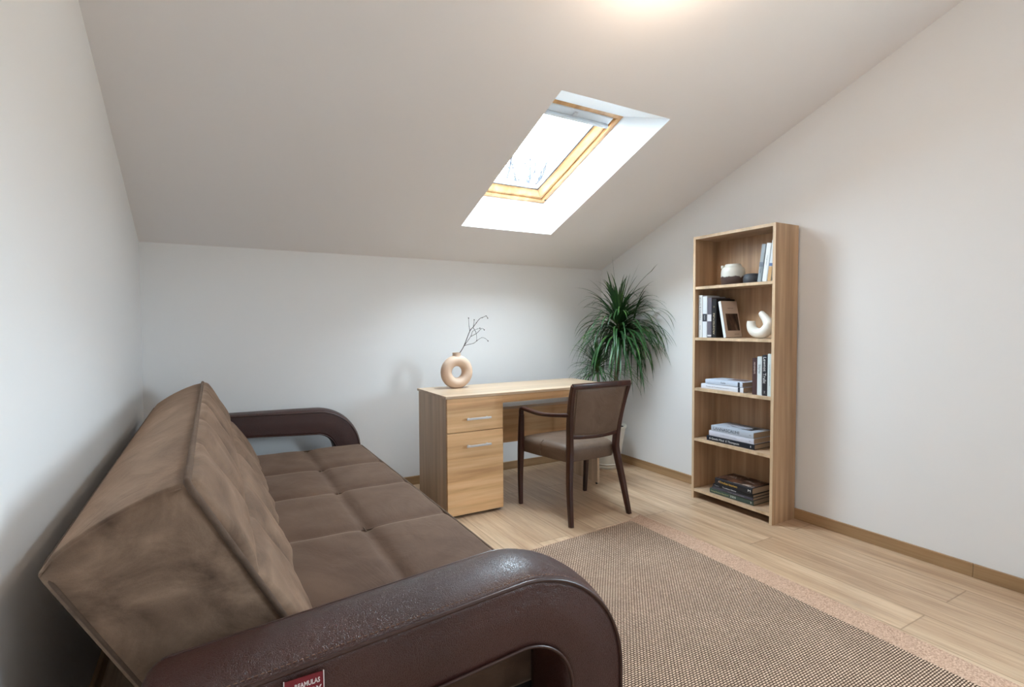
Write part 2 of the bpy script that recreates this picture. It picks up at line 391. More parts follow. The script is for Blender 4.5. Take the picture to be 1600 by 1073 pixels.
def skylight(name, s):
    """plaster reveal, pine frame, sash, pane and vent bar in the plane of the roof"""
    OFF = .25
    bm = bmesh.new()
    a = [Vector((x, y, cz(y))) for x, y in ((s['x0'], s['y0']), (s['x1'], s['y0']), (s['x1'], s['y1']), (s['x0'], s['y1']))]
    b = [Vector((x, y, cz(y, OFF))) for x, y in ((s['wx0'], s['wy0']), (s['wx1'], s['wy0']), (s['wx1'], s['wy1']), (s['wx0'], s['wy1']))]
    n = Vector((0, TA, 1)).normalized()
    out = [(-.05, .05), (.05, .05), (.05, -.05), (-.05, -.05)]
    A = [bm.verts.new(v) for v in a]; B = [bm.verts.new(v) for v in b]
    Ao = [bm.verts.new(v+Vector((o[0], o[1], -o[1]*TA+.06))) for v, o in zip(a, out)]; Bo = [bm.verts.new(v+Vector((o[0], o[1], -o[1]*TA))) for v, o in zip(b, out)]
    for i in range(4):
        j = (i+1) % 4
        bm.faces.new((A[i], A[j], B[j], B[i])); bm.faces.new((Ao[i], Ao[j], Bo[j], Bo[i])); bm.faces.new((A[i], A[j], Ao[j], Ao[i])); bm.faces.new((B[i], B[j], Bo[j], Bo[i]))
    w = struct(build(name, bm, M_reveal))
    # local frame: X across, V up the slope (towards -y), N outward
    V = Vector((0, -1, TA)).normalized(); X = Vector((1, 0, 0)); N = n
    org = Vector(((s['wx0']+s['wx1'])/2, s['wy0'], cz(s['wy0'], OFF)))
    hw = (s['wx1']-s['wx0'])/2; L = (s['wy0']-s['wy1'])*math.sqrt(1+TA*TA)
    Mx = Matrix((X, V, N)).transposed().to_4x4(); Mx.translation = org
    def ring(bm, i0, i1, n0, n1, cham=0):
        # rectangular ring from inset i0 to i1 with chamfered inner lip
        P = lambda ins, nn: [Mx @ Vector(q) for q in ((-hw+ins, ins, nn), (hw-ins, ins, nn), (hw-ins, L-ins, nn), (-hw+ins, L-ins, nn))]
        sec = [(i0, n0), (i1-cham, n0), (i1, n0+cham), (i1, n1), (i0, n1)]
        R = [[bm.verts.new(v) for v in P(*q)] for q in sec]
        for k in range(len(sec)):
            for i in range(4):
                try: bm.faces.new((R[k][i], R[k][(i+1) % 4], R[(k+1) % len(sec)][(i+1) % 4], R[(k+1) % len(sec)][i]))
                except ValueError: pass
    bm = bmesh.new(); ring(bm, -.02, .028, -.004, .10, .004); f1 = build('window_frame', bm, M_pine, w)
    bm = bmesh.new(); ring(bm, .033, .088, .012, .085, .035); f2 = build('sash', bm, M_pine, w)
    bm = bmesh.new(); ring(bm, .0883, .096, .042, .050); build('gasket', bm, M_black, w)
    bm = bmesh.new(); ring(bm, .027, .034, .03, .08); build('frame_gap_seal', bm, mat('seal_brown', srgb(96, 62, 34), .7), w)
    bm = bmesh.new(); box(bm, -hw+.085, hw-.085, .085, L-.085, .05, .066, M=Mx); g = build('pane', bm, M_glass, w)
    # vent flap bar along the top of the sash
    bm = bmesh.new(); box(bm, -hw+.035, hw-.06, L-.092, L-.072, -.030, .010, .005, Mx); box(bm, -hw+.035, hw-.06, L-.072, L-.022, -.012, .008, .003, Mx)
    vb = build('vent_bar', bm, mat('vent_bar_metal', srgb(214, 218, 222), .5, 0), w)
    bm = bmesh.new(); box(bm, -.012, .012, L-.060, L-.035, -.022, -.012, .003, Mx); build('latch', bm, M_steel, vb)
    bm = bmesh.new()
    for sx in (-1, 1): box(bm, sx*(hw-.012)-.004, sx*(hw-.012)+.004, .04, .05, -.01, 0, 0, Mx)
    build('screw', bm, M_black, w)
    return w
M_glass = bpy.data.materials.new('clear_glass'); M_glass.use_nodes = True
nt = M_glass.node_tree; nt.nodes.clear()
o_ = nt.nodes.new('ShaderNodeOutputMaterial'); mi = nt.nodes.new('ShaderNodeMixShader'); tr = nt.nodes.new('ShaderNodeBsdfTransparent'); gl = nt.nodes.new('ShaderNodeBsdfGlossy'); lw = nt.nodes.new('ShaderNodeLayerWeight')
tr.inputs[0].default_value = (.96, .98, .97, 1); gl.inputs['Roughness'].default_value = .02; lw.inputs[0].default_value = .5
pw = nt.nodes.new('ShaderNodeMath'); pw.operation = 'POWER'; pw.inputs[1].default_value = 4; mu = nt.nodes.new('ShaderNodeMath'); mu.operation = 'MULTIPLY_ADD'; mu.inputs[1].default_value = .6; mu.inputs[2].default_value = .03
nt.links.new(lw.outputs['Facing'], pw.inputs[0]); nt.links.new(pw.outputs[0], mu.inputs[0]); nt.links.new(mu.outputs[0], mi.inputs[0]); nt.links.new(tr.outputs[0], mi.inputs[1]); nt.links.new(gl.outputs[0], mi.inputs[2]); nt.links.new(mi.outputs[0], o_.inputs[0])
skylight('window_1', SKY1)
w2 = struct(build('fill_window', mbox(W-.03, W+.02, g0-.03, g1+.03, gz0-.03, gz0-.0005, .003), M_reveal))  # added window out of view, lets daylight onto the left side and ceiling
bm = bmesh.new()
for (a, b, c, d) in ((g0, g1, gz0, gz0+.06), (g0, g1, gz1-.06, gz1), (g0, g0+.06, gz0+.06, gz1-.06), (g1-.06, g1, gz0+.06, gz1-.06)): box(bm, W+.03, W+.09, a, b, c, d)
build('window_frame', bm, M_reveal, w2)
build('pane', mbox(W+.055, W+.065, g0+.06, g1-.06, gz0+.06, gz1-.06), M_glass, w2)

struct(build('baseboard_right', mbox(W-.014, W, -2.686, -1.0-.0, 0, .063, .002), M_base))
struct(build('baseboard_right', mbox(W-.014, W, -1.0, -.0, 0, .063, .002), M_base))
struct(build('baseboard_right', mbox(W-.014, W, BACK, -2.6872, 0, .063, .002), M_base))
struct(build('baseboard_back', mbox(.014, W-.014, -.014, 0, 0, .063, .002), M_basex))
struct(build('baseboard_left', mbox(0, .014, BACK, 0, 0, .063, .002), M_base))
struct(build('baseboard_front', mbox(.014, W-.014, BACK, BACK+.014, 0, .063, .002), M_basex))

# ceiling lamp, just above the frame
lamp = thing('ceiling_lamp', 'round white glass ceiling lamp on the slope above the skylight', 'lamp', (LAMP.x, LAMP.y, cz(LAMP.y)))
bm = bmesh.new(); lathe(bm, LAMP.x, LAMP.y, [(.055, cz(LAMP.y)+.01), (.06, cz(LAMP.y)-.028), (.03, cz(LAMP.y)-.034), (.03, LAMP.z+.06)], 32); build('mount', bm, M_white, lamp, autos=40)
bm = bmesh.new(); bmesh.ops.create_uvsphere(bm, u_segments=32, v_segments=20, radius=.075, matrix=Matrix.Translation(LAMP))
M_lamp = mat('lit_opal_glass', (1.0, .80, .62, 1), .4, emit=36.0)
build('globe', bm, M_lamp, lamp, smooth=True)

# ------------------------------------------------------------------ rug
rug = thing('rug', 'flat woven beige and brown rug with a pinkish border on the laminate floor', 'rug', (1.9, -2.6, 0))
oe = [(2.612, -1.325), (2.630, -1.65), (2.625, -2.05), (2.614, -2.46), (2.600, -2.81), (2.592, -3.03), (2.585, -3.6), (2.58, -4.2)]
ie = [(2.497, -1.375), (2.497, -1.65), (2.492, -2.05), (2.482, -2.49), (2.478, -2.81), (2.474, -3.04), (2.47, -3.6), (2.465, -4.2)]
def slab(bm, pts, z0, z1): poly_prism(bm, pts, 'z', z0, z1)
bm = bmesh.new(); slab(bm, [(1.23, -1.44), (1.75, -1.425)]+ie+[(1.23, -4.2)], 0.0005, .009); build('weave', bm, M_rug, rug)
bm = bmesh.new(); slab(bm, [(1.23, -1.434), (1.75, -1.417), (2.48, -1.367)]+oe+ie[::-1]+[(1.75, -1.4255), (1.23, -1.4405)], 0.0005, .0075); build('border', bm, M_rugedge, rug)
bm = bmesh.new()
for (a, b) in zip(oe[:-1], oe[1:]):
    n = int(((a[0]-b[0])**2+(a[1]-b[1])**2)**.5/.004)
    for k in range(n):
        t = k/n; x = a[0]+(b[0]-a[0])*t; y = a[1]+(b[1]-a[1])*t; q = random.uniform(.004, .012); d = random.uniform(-.003, .003)
        v = [bm.verts.new(c) for c in ((x-.003, y, .003), (x-.003, y-.0022, .003), (x+q, y-.0011+d, .0012), (x-.003, y-.001, .0065))]
        bm.faces.new((v[0], v[1], v[3])); bm.faces.new((v[0], v[2], v[3])); bm.faces.new((v[1], v[2], v[3])); bm.faces.new((v[0], v[1], v[2]))
fr = build('fringe', bm, M_rugedge, rug)

# ------------------------------------------------------------------ sofa
sofa = thing('sofa', 'brown velvet sofa bed with looped dark leather arms along the left wall', 'sofa', (.7, -1.45, 0))
def cushion(bm, org, U, V, N, Lu, Lv, T, us, vs, r=.05, depth=.016, puff=.012, du=.018, wr=.004, side=.012):
    """upholstered block: tufted face at height T above org, rounded edges, flat back"""
    nu = max(8, int(Lu/du)); nv = max(8, int(Lv/du))
    def edges(n, L):
        e = sorted(set([0, r*.06, r*.2, r*.45, r*.8, L-r*.8, L-r*.45, L-r*.2, L-r*.06, L]+[r+(L-2*r)*i/n for i in range(n+1)])); return e
    gu = edges(nu, Lu); gvv = edges(nv, Lv)
    ub = [0]+list(us)+[Lu]; vb = [0]+list(vs)+[Lv]
    rnd = random.Random(3)
    def seg(x, B):
        for a, b in zip(B, B[1:]):
            if a <= x <= b: return (x-a)/(b-a), min(x-a, b-x)
        return .5, .1
    def h(x, y):
        su, _ = seg(x, ub); sv, _ = seg(y, vb)
        z = T+puff*((4*su*(1-su))**.5*(4*sv*(1-sv))**.5)
        for q in us: z -= depth*math.exp(-((x-q)/.010)**2)+depth*.4*math.exp(-((x-q)/.035)**2)
        for q in vs: z -= depth*math.exp(-((y-q)/.010)**2)+depth*.4*math.exp(-((y-q)/.035)**2)
        z += wr*math.sin(x*23+2*math.sin(y*9))*math.sin(y*17+1.3*math.sin(x*11))
        for e, L in ((x, Lu), (y, Lv)):
            d = min(e, L-e)
            if d < r: z -= r-math.sqrt(max(0, r*r-(r-d)**2))
        return max(z, T-1.2*r)
    def corner_shift(x, y):
        # rounded upright corners of the block, radius rc
        rc = max(r, .018); eu = min(x, Lu-x); ev = min(y, Lv-y)
        if eu > rc or ev > rc or (eu > 1e-6 and ev > 1e-6): return 0, 0
        a = PI/4*(1-max(eu, ev)/rc); n_, m_ = rc*(1-math.cos(a)), rc*(1-math.sin(a))
        if ev < 1e-6 and eu > 1e-6: n_, m_ = m_, n_
        if eu < 1e-6 and ev < 1e-6: n_ = m_ = rc*.293
        return (n_-eu)*(1 if x < Lu/2 else -1), (m_-ev)*(1 if y < Lv/2 else -1)
    G = [[bm.verts.new(org+U*(x+corner_shift(x, y)[0])+V*(y+corner_shift(x, y)[1])+N*h(x, y)) for y in gvv] for x in gu]
    for i in range(len(gu)-1):
        for j in range(len(gvv)-1): bm.faces.new((G[i][j], G[i+1][j], G[i+1][j+1], G[i][j+1]))
    loop = [(i, 0) for i in range(len(gu))]+[(len(gu)-1, j) for j in range(1, len(gvv))]+[(i, len(gvv)-1) for i in range(len(gu)-2, -1, -1)]+[(0, j) for j in range(len(gvv)-2, 0, -1)]
    prev = [G[i][j] for i, j in loop]
    hb = T-1.2*r
    ctr = (Lu/2, Lv/2)
    for k in range(1, 9):
        t = k/8; hz = hb*(1-t)+r*.35*(1 if k == 0 else 0)
        bul = side*math.sin(PI*t)**.6; ring = []
        if k >= 8: bul = -.006
        for (i, j) in loop:
            x, y = gu[i], gvv[j]
            ox = bul*(-1 if i == 0 else (1 if i == len(gu)-1 else 0)); oy = bul*(-1 if j == 0 else (1 if j == len(gvv)-1 else 0))
            cxs, cys = corner_shift(x, y); ox += cxs; oy += cys
            ring.append(bm.verts.new(org+U*(x+ox)+V*(y+oy)+N*hz))
        n = len(ring)
        for q in range(n): bm.faces.new((prev[q], prev[(q+1) % n], ring[(q+1) % n], ring[q]))
        prev = ring
    bm.faces.new(prev)
def rect_path(org, U, V, Lu, Lv, r=.03, n=5, per=14):
    pts = []
    for cx, cy, a0 in ((Lu-r, r, -90), (Lu-r, Lv-r, 0), (r, Lv-r, 90), (r, r, 180)):
        for k in range(n+1):
            a = math.radians(a0+90*k/n); pts.append(org+U*(cx+r*math.cos(a))+V*(cy+r*math.sin(a)))
    out = []
    for i in range(len(pts)):
        a, b = pts[i], pts[(i+1) % len(pts)]; m = per if (b-a).length > .15 else 1
        for k in range(m): out.append(a.lerp(b, k/m))
    return out
# seat: along u = -y, v = +x
SY0, SY1 = -.34, -2.585
U = Vector((0, -1, 0)); V = Vector((1, 0, 0)); N = Vector((0, 0, 1))
Ls = SY0-SY1
so = Vector((.36, SY0, .265))
useams = [.48, .91, 1.40, 1.94]
bm = bmesh.new(); cushion(bm, so, U, V, N, Ls, .805, .16, useams, [.478], r=.026, depth=.012, puff=.012, wr=.0015)
seat = build('seat_cushion', bm, M_velvet, sofa, smooth=True)
bm = bmesh.new(); tube(bm, rect_path(so+N*.150+U*.001+V*.001, U, V, Ls-.002, .803, .024), .0055, 8, True); build('seat_piping', bm, M_cord, seat, smooth=True)
# stitched seam lines
bm = bmesh.new()
def seamline(bm, org, U, V, N, a, b, h, wr=.0):
    n = 40; pts = [org+U*(a[0]+(b[0]-a[0])*k/n)+V*(a[1]+(b[1]-a[1])*k/n)+N*(h) for k in range(n+1)]; tube(bm, pts, .0022, 5)
for q in useams: seamline(bm, so, U, V, N, (q, .05), (q, .76), .1455)
seamline(bm, so, U, V, N, (.05, .478), (Ls-.05, .478), .1455)
build('seam', bm, M_cord, seat, smooth=True)
# backrest block: face runs from the top front edge down to the seat
F0 = Vector((.316, -.31, .872)); dn = Vector((.478, 0, -.878)).normalized(); nb = Vector((.878, 0, .478)).normalized()
T = .281; Lb = 2.17; LV = .56
bo = F0-nb*T
bm = bmesh.new(); cushion(bm, bo, U, dn, nb, Lb, LV, T, [.44, .87, 1.30, 1.73], [.25], r=.022, depth=.008, puff=.014, wr=.004, side=.018)
back = build('backrest', bm, M_velback, sofa, smooth=True)
bm = bmesh.new(); tube(bm, rect_path(bo+nb*(T-.014)+U*.0+dn*.0, U, dn, Lb, LV, .02), .0075, 8, True)
build('backrest_piping', bm, M_cord, back, smooth=True)
bm = bmesh.new(); tube(bm, rect_path(bo+nb*.012+U*.004+dn*.004, U, dn, Lb-.008, LV-.008, .035, 9), .0065, 8, True)
build('rear_piping', bm, M_cord, back, smooth=True)
# base under the seat
bm = bmesh.new(); box(bm, .30, 1.10, -2.57, -.36, .05, .262, .01); build('base', bm, M_darkbase, sofa)
for x in (.36, 1.04):
    for y in (-.42, -2.5): build('foot', mbox(x-.03, x+.03, y-.03, y+.03, 0, .055, .004), M_black, sofa)
def arm(y0, y1, zr, zf, tagged=False):
    """looped leather arm between the planes y0 (far) and y1 (near)"""
    NS = 26
    def loop(x0, x1, z0, zt0, zt1, rft, rfb, rr, ins):
        pts = []
        def corner(cx, cz_, r, a0, n): 
            for k in range(n+1):
                a = math.radians(a0-90*k/n); pts.append(Vector((cx+r*math.cos(a), 0, cz_+r*math.sin(a))))
        # start top rear going forward (clockwise in xz)
        corner(x0+rr, zt0-rr, rr, 180, 6)
        n = 16
        for k in range(1, n): pts.append(Vector((x0+rr+(x1-rft-x0-rr)*k/n, 0, zt0+(zt1-zt0)*k/n)))
        corner(x1-rft, zt1-rft, rft, 90, 16)
        for k in range(1, 5): pts.append(Vector((x1, 0, zt1-rft+(z0+rfb-zt1+rft)*k/5)))
        corner(x1-rfb, z0+rfb, rfb, 0, 6)
        for k in range(1, 12): pts.append(Vector((x1-rfb+(x0+rr-x1+rfb)*k/12, 0, z0)))
        corner(x0+rr, z0+rr, rr, 270, 6)
        for k in range(1, 5): pts.append(Vector((x0, 0, z0+rr+(zt0-2*rr-z0)*k/5)))
        return pts
    O = loop(.25, 1.178, .012, zr, zf, .262, .10, .03, 0)
    I = loop(.40, 1.035, .20, zr-.128, zf-.138, .125, .07, .05, 0)
    w = y0-y1; n = len(O)
    secs = [(0, .10), (.0, .0), (.04, -.006), (.15, -.0125), (.3, -.017), (.5, -.019), (.7, -.017), (.85, -.0125), (.96, -.006), (1, 0), (1, .10), (1.03, .35), (1.04, .5), (1.03, .65), (1, .9), (1, 1.0), (.85, 1.03), (.5, 1.04), (.15, 1.03), (0, 1.0), (0, .9), (-.03, .65), (-.04, .5), (-.03, .35)]
    bm = bmesh.new(); R = []
    for k in range(n):
        d = I[k]-O[k]; L = d.length; ring = []
        for (s, q) in secs:
            if q < 0: p = O[k]-d/L*(-q*1.0)
            elif q > 1: p = O[k]+d*q if False else I[k]+d/L*((q-1)*.25)
            else: p = O[k]+d*q
            ring.append(bm.verts.new(Vector((p.x, y0-s*w if 0 <= s <= 1 else y0-(s*w if s < 0 else w+(s-1)*w*.6), p.z))))
        R.append(ring)
    for k in range(n):
        a, b = R[k], R[(k+1) % n]
        for j in range(len(secs)): bm.faces.new((a[j], a[(j+1) % len(secs)], b[(j+1) % len(secs)], b[j]))
    for v in bm.verts:
        if v.co.z < .0: v.co.z = 0
    a_ = build('arm', bm, M_leather, sofa, smooth=True)
    bm = bmesh.new()
    for yy in (y0, y1): tube(bm, [Vector((p.x, yy, p.z)) for p in O[4:48]], .0042, 8)
    tube(bm, [Vector((p.x, y1-.002, p.z)) for p in I[4:48]], .0035, 8)
    build('arm_piping', bm, M_leacord, a_, smooth=True)
    # stitches just inside the outer seam
    bm = bmesh.new()
    path = O[5:46]; acc = 0
    for p, q in zip(path, path[1:]):
        L = (q-p).length; m = max(1, int(L/.0085))
        for k in range(m):
            c = p.lerp(q, (k+.3)/m); e = p.lerp(q, (k+.85)/m); t = (q-p).normalized(); nrm = Vector((-t.z, 0, t.x))
            for yy in (y1+.011,): tube(bm, [Vector((c.x, yy, c.z))+nrm*.0072, Vector((e.x, yy, e.z))+nrm*.0072], .0010, 4)
    build('stitching', bm, M_thread, a_)
    return a_
arm_far = arm(-.10, -.245, .648, .632)
arm_near = arm(-2.60, -2.772, .588, .634)
# red woven tag in the outer seam of the near arm
tg = Vector((.475, -2.782, .560))
bm = bmesh.new(); box(bm, .444, .506, -2.7835, -2.782, .536, .592, 0); lab = build('brand_tag', bm, mat('red_woven_label', srgb(112, 16, 26), .7), arm_near)
lab['label'] = 'small red woven tag with white lettering'
M_lw = mat('white_thread', srgb(214, 196, 192), .8)
for xx in (.5055, .443): build('tag_edge', mbox(xx, xx+.0015, -2.7845, -2.7815, .536, .593), M_lw, lab)
text('tag_text', 'REAMULAS', .0115, frame((.480, -2.7838, .579), (1, 0, 0.03), (0, 0, 1)), M_lw, lab, bold=.0003, width=.040)
text('tag_text', 'LNGROY', .019, frame((.475, -2.7838, .562), (1, 0, 0.03), (0, 0, 1)), M_lw, lab, bold=.0004, width=.054)

# ------------------------------------------------------------------ desk
desk = thing('desk', 'light oak writing desk with a drawer and cupboard pedestal by the back wall', 'desk', (2.2, -.55, 0))
dx0, dx1, dyf, dyb = 1.560, 2.842, -.805, -.305
build('desk_top', mbox(dx0-.006, dx1, dyf-.006, dyb, .734, .75, .0012), M_desktop, desk)
build('side_panel', mbox(1.562, 1.580, -.785, -.315, .012, .7335), M_deskz, desk)
build('side_panel', mbox(1.927, 1.9445, -.785, -.315, .03, .7335), M_deskz, desk)
build('bottom_panel', mbox(1.581, 1.926, -.785, -.315, .03, .048), M_deskx, desk)
build('rear_panel', mbox(1.581, 1.926, -.325, -.316, .048, .7335), M_deskx, desk)
build('plinth', mbox(1.585, 1.92, -.76, -.335, .0, .029), M_black, desk)
dr = build('drawer', mbox(1.563, 1.9445, -.803, -.786, .5265, .7325, .001), M_deskx, desk)
dd = build('cupboard_door', mbox(1.563, 1.9445, -.803, -.786, .018, .5225, .001), M_deskx, desk)
bm = bmesh.new(); box(bm, 1.581, 1.926, -.785, -.45, .54, .545); box(bm, 1.585, 1.59, -.785, -.45, .54, .68); box(bm, 1.915, 1.92, -.785, -.45, .54, .68); build('drawer_box', bm, M_deskz, dr)
for z, p in ((.606, dr), (.440, dd)):
    bm = bmesh.new(); box(bm, 1.680, 1.846, -.836, -.828, z-.006, z+.006, .001)
    for x in (1.700, 1.826): box(bm, x-.005, x+.005, -.829, -.8035, z-.004, z+.004)
    build('handle', bm, M_steel, p)
build('apron', mbox(1.946, 2.79, -.800, -.784, .684, .7335, .001), M_deskx, desk)
build('lower_shelf', mbox(1.946, 2.789, -.53, -.32, .590, .607, .001), M_desktop, desk)
build('modesty_panel', mbox(1.946, 2.789, -.47, -.454, .342, .589), M_deskx, desk)
build('leg_panel', mbox(2.790, 2.808, -.700, -.315, .014, .7335), M_deskz, desk)
for x, y, zz in ((2.799, -.68, .013), (2.799, -.335, .013)):
    bm = bmesh.new(); lathe(bm, x, y, [(.008, 0), (.008, zz)], 12); build('leveller', bm, M_black, desk)

# donut vase with dry twig
vase = thing('vase', 'sand coloured ring shaped ceramic vase standing on the left end of the desk', 'vase', (1.792, -.43, .75))
bm = bmesh.new(); cx, cy, czv = 1.792, -.43, .859
nR, nr = 56, 24; R0, r1 = .0765, .0375; rings = []
for i in range(nR):
    a = 2*PI*i/nR; ring = []
    for k in range(nr):
        b = 2*PI*k/nr; rr = R0+r1*math.cos(b)
        z = czv+rr*math.sin(a); z = max(z, .7503)
        ring.append(bm.verts.new((cx+rr*math.cos(a), cy+r1*1.08*math.sin(b), z)))
    rings.append(ring)
for i in range(nR):
    for k in range(nr): bm.faces.new((rings[i][k], rings[(i+1) % nR][k], rings[(i+1) % nR][(k+1) % nr], rings[i][(k+1) % nr]))
build('vase_body', bm, M_vase, vase, smooth=True)
bm = bmesh.new(); lathe(bm, cx, cy, [(.033, .955), (.029, .964), (.0275, .975), (.0285, .990), (.0255, .990), (.024, .972), (.020, .962)], 32); build('vase_neck', bm, M_vase, vase, autos=45)
tw = thing('twig', 'bare dark forked twig standing in the ring vase', 'twig', (1.80, -.43, .97))
paths = dict(a=[(1.798, .9775), (1.813, .985), (1.848, 1.035), (1.89, 1.135), (1.915, 1.163), (1.96, 1.218), (1.986, 1.229), (2.009, 1.239), (2.02, 1.224)],
 b=[(1.89, 1.135), (1.884, 1.18), (1.882, 1.224)], c=[(1.915, 1.163), (1.92, 1.19), (1.922, 1.212)],
 d=[(1.848, 1.035), (1.902, 1.097), (1.918, 1.132), (1.95, 1.147), (1.979, 1.154)], e=[(1.902, 1.097), (1.953, 1.12), (1.989, 1.15), (2.005, 1.15), (2.015, 1.142)],
 f=[(1.848, 1.035), (1.87, 1.041), (1.921, 1.051), (1.946, 1.068), (1.975, 1.085), (1.992, 1.089), (2.015, 1.08), (2.032, 1.065)], g=[(1.915, 1.163), (1.94, 1.12), (1.944, 1.068)])
bm = bmesh.new(); k = 0
for key, pl in paths.items():
    dy = {'a': -.15, 'b': .35, 'c': .5, 'd': .0, 'e': .2, 'f': -.25, 'g': 0}[key]
    def yy(x, z, key=key):
        t = max(0, (x-1.848)); return -.43+{'a': -.12, 'b': -.12, 'c': -.12, 'd': .14, 'e': .14, 'f': .0, 'g': -.02}[key]*t
    pts = catmull([(x, yy(x, z), z) for x, z in pl], 4)
    r_ = .0029 if key == 'a' else .0019
    tube(bm, pts, [r_, r_*.85, r_*.6, r_*.55], 7)
    e = pts[-1]
    bmesh.ops.create_icosphere(bm, subdivisions=1, radius=.0042, matrix=Matrix.Translation(e)@Matrix.Diagonal((.9, .9, 1.3, 1)))
    for q in pts[3::5]: bmesh.ops.create_icosphere(bm, subdivisions=1, radius=r_*1.35, matrix=Matrix.Translation(q))
build('branch', bm, M_twig, tw, smooth=True)

# ------------------------------------------------------------------ chair
ch = thing('armchair', 'dark wooden armchair with taupe suede seat and back, pulled up to the desk', 'chair', (2.36, -1.0, 0))
def mirror(p, c=2.362): return (2*c-p[0], p[1], p[2])
cxm = 2.362
rear = [(2.140, -1.262, 0), (2.158, -1.222, .20), (2.182, -1.192, .38), (2.184, -1.190, .46), (2.172, -1.205, .60), (2.158, -1.240, .74), (2.152, -1.270, .822)]
for sgn in (1, -1):
    P = [p if sgn == 1 else mirror(p) for p in rear]
    bm = bmesh.new(); bar(bm, catmull(P, 6), [(.024, .030), (.030, .040), (.032, .046), (.032, .046), (.030, .040), (.028, .032), (.028, .028)], (1, 0, 0), 5)
    build('rear_leg', bm, M_chairwood, ch, autos=50)
    P = [(2.098, -.762, 0), (2.092, -.768, .2), (2.092, -.775, .36), (2.090, -.783, .50), (2.084, -.798, .60)]
    P = [p if sgn == 1 else mirror(p) for p in P]
    bm = bmesh.new(); bar(bm, catmull(P, 5), [(.024, .024), (.030, .032), (.034, .042), (.032, .036), (.028, .030)], (1, 0, 0), 5)
    build('front_leg', bm, M_chairwood, ch, autos=50)
    P = [(2.0835, -.797, .585), (2.081, -.802, .622), (2.080, -.822, .640), (2.084, -.90, .636), (2.094, -1.0, .630), (2.118, -1.10, .634), (2.156, -1.195, .642), (2.166, -1.21, .643)]
    P = [p if sgn == 1 else mirror(p) for p in P]
    bm = bmesh.new(); bar(bm, catmull(P, 6), [(.027, .027), (.030, .026), (.036, .024), (.040, .022), (.038, .022), (.030, .024), (.024, .026)], (1, 0, 0), 3.5)
    build('armrest', bm, M_chairwood, ch, autos=50)
def arcx(x0, x1, y, z, bow, n=16, zb=0):
    return [(x0+(x1-x0)*k/n, y-bow*(1-(2*k/n-1)**2), z+zb*(1-(2*k/n-1)**2)) for k in range(n+1)]
bm = bmesh.new(); bar(bm, arcx(2.148, 2.576, -1.268, .818, .022, zb=.004), [(.034, .026)], (0, 0, 1), 4); build('top_rail', bm, M_chairwood, ch, autos=50)
bm = bmesh.new(); bar(bm, arcx(2.184, 2.540, -1.195, .512, .022, zb=-.006), [(.028, .024)], (0, 0, 1), 4); build('lower_rail', bm, M_chairwood, ch, autos=50)
# upholstered back, curved
bm = bmesh.new(); nx, nz = 26, 20; faces = {}
def bp(s, t, side):
    z = .520+.292*t; xa = 2.180+(2.157-2.180)*t+.010; xb = 2*cxm-xa
    y = -1.199-.062*t**1.25; bow = .022*(1-(2*s-1)**2)
    ed = min(s, 1-s, t*.9, (1-t)*.9); th = (.008+.011*(1-math.exp(-ed*14)))*side
    return Vector((xa+(xb-xa)*s, y-bow-th, z-.006*(1-(2*s-1)**2)*(1-t)+.004*(1-(2*s-1)**2)*t))
G = {}
for side in (1, -1):
    for i in range(nx+1):
        for j in range(nz+1): G[(i, j, side)] = bm.verts.new(bp(i/nx, j/nz, side))
    for i in range(nx):
        for j in range(nz): bm.faces.new([G[q] for q in ((i, j, side), (i+1, j, side), (i+1, j+1, side), (i, j+1, side))])
lp = [(i, 0) for i in range(nx)]+[(nx, j) for j in range(nz)]+[(i, nz) for i in range(nx, 0, -1)]+[(0, j) for j in range(nz, 0, -1)]
for k in range(len(lp)):
    a, b = lp[k], lp[(k+1) % len(lp)]; bm.faces.new((G[(*a, 1)], G[(*b, 1)], G[(*b, -1)], G[(*a, -1)]))
bp_ = build('back_panel', bm, M_suede, ch, autos=60)
bm = bmesh.new(); pts = []
for k in range(15): pts.append(bp(.03+.94*k/14, .04, 1))
for k in range(1, 12): pts.append(bp(.97, .04+.92*k/12, 1))
for k in range(15): pts.append(bp(.97-.94*k/14, .96, 1))
for k in range(1, 12): pts.append(bp(.03, .96-.92*k/12, 1))
tube(bm, pts, .0022, 6, True); build('back_welt', bm, M_cord, bp_, smooth=True)
# seat: trapezoid with domed top
bm = bmesh.new(); n = 22; top = []; 
def sp(s, t, lev):
    xa = 2.186+(2.102-2.186)*t**.8; xb = 2*cxm-xa; y = -1.172+(.435)*t
    # rounded corners
    y += -.012*(2*s-1)**4*(1 if t > .5 else -1)
    return xa+(xb-xa)*s, y
def sh(s, t):
    a = 4*s*(1-s); b = 4*t*(1-t); return .434+.026*(max(a, 0)*max(b, 0))**.28
T_ = [[bm.verts.new((*sp(i/n, j/n, 1), sh(i/n, j/n))) for j in range(n+1)] for i in range(n+1)]
for i in range(n):
    for j in range(n): bm.faces.new((T_[i][j], T_[i+1][j], T_[i+1][j+1], T_[i][j+1]))
lp = [(i, 0) for i in range(n)]+[(n, j) for j in range(n)]+[(i, n) for i in range(n, 0, -1)]+[(0, j) for j in range(n, 0, -1)]
prev = [T_[i][j] for i, j in lp]
for zz, ins in ((.42, -.004), (.39, -.004), (.36, 0), (.350, .004)):
    ring = []
    for i, j in lp:
        x, y = sp(i/n, j/n, 0); dx = x-cxm; ring.append(bm.verts.new((cxm+dx*(1-ins*4), -.95+(y+.95)*(1-ins*4), zz)))
    for q in range(len(lp)): bm.faces.new((prev[q], prev[(q+1) % len(lp)], ring[(q+1) % len(lp)], ring[q]))
    prev = ring
bm.faces.new(prev); build('seat', bm, M_suede, ch, autos=60)

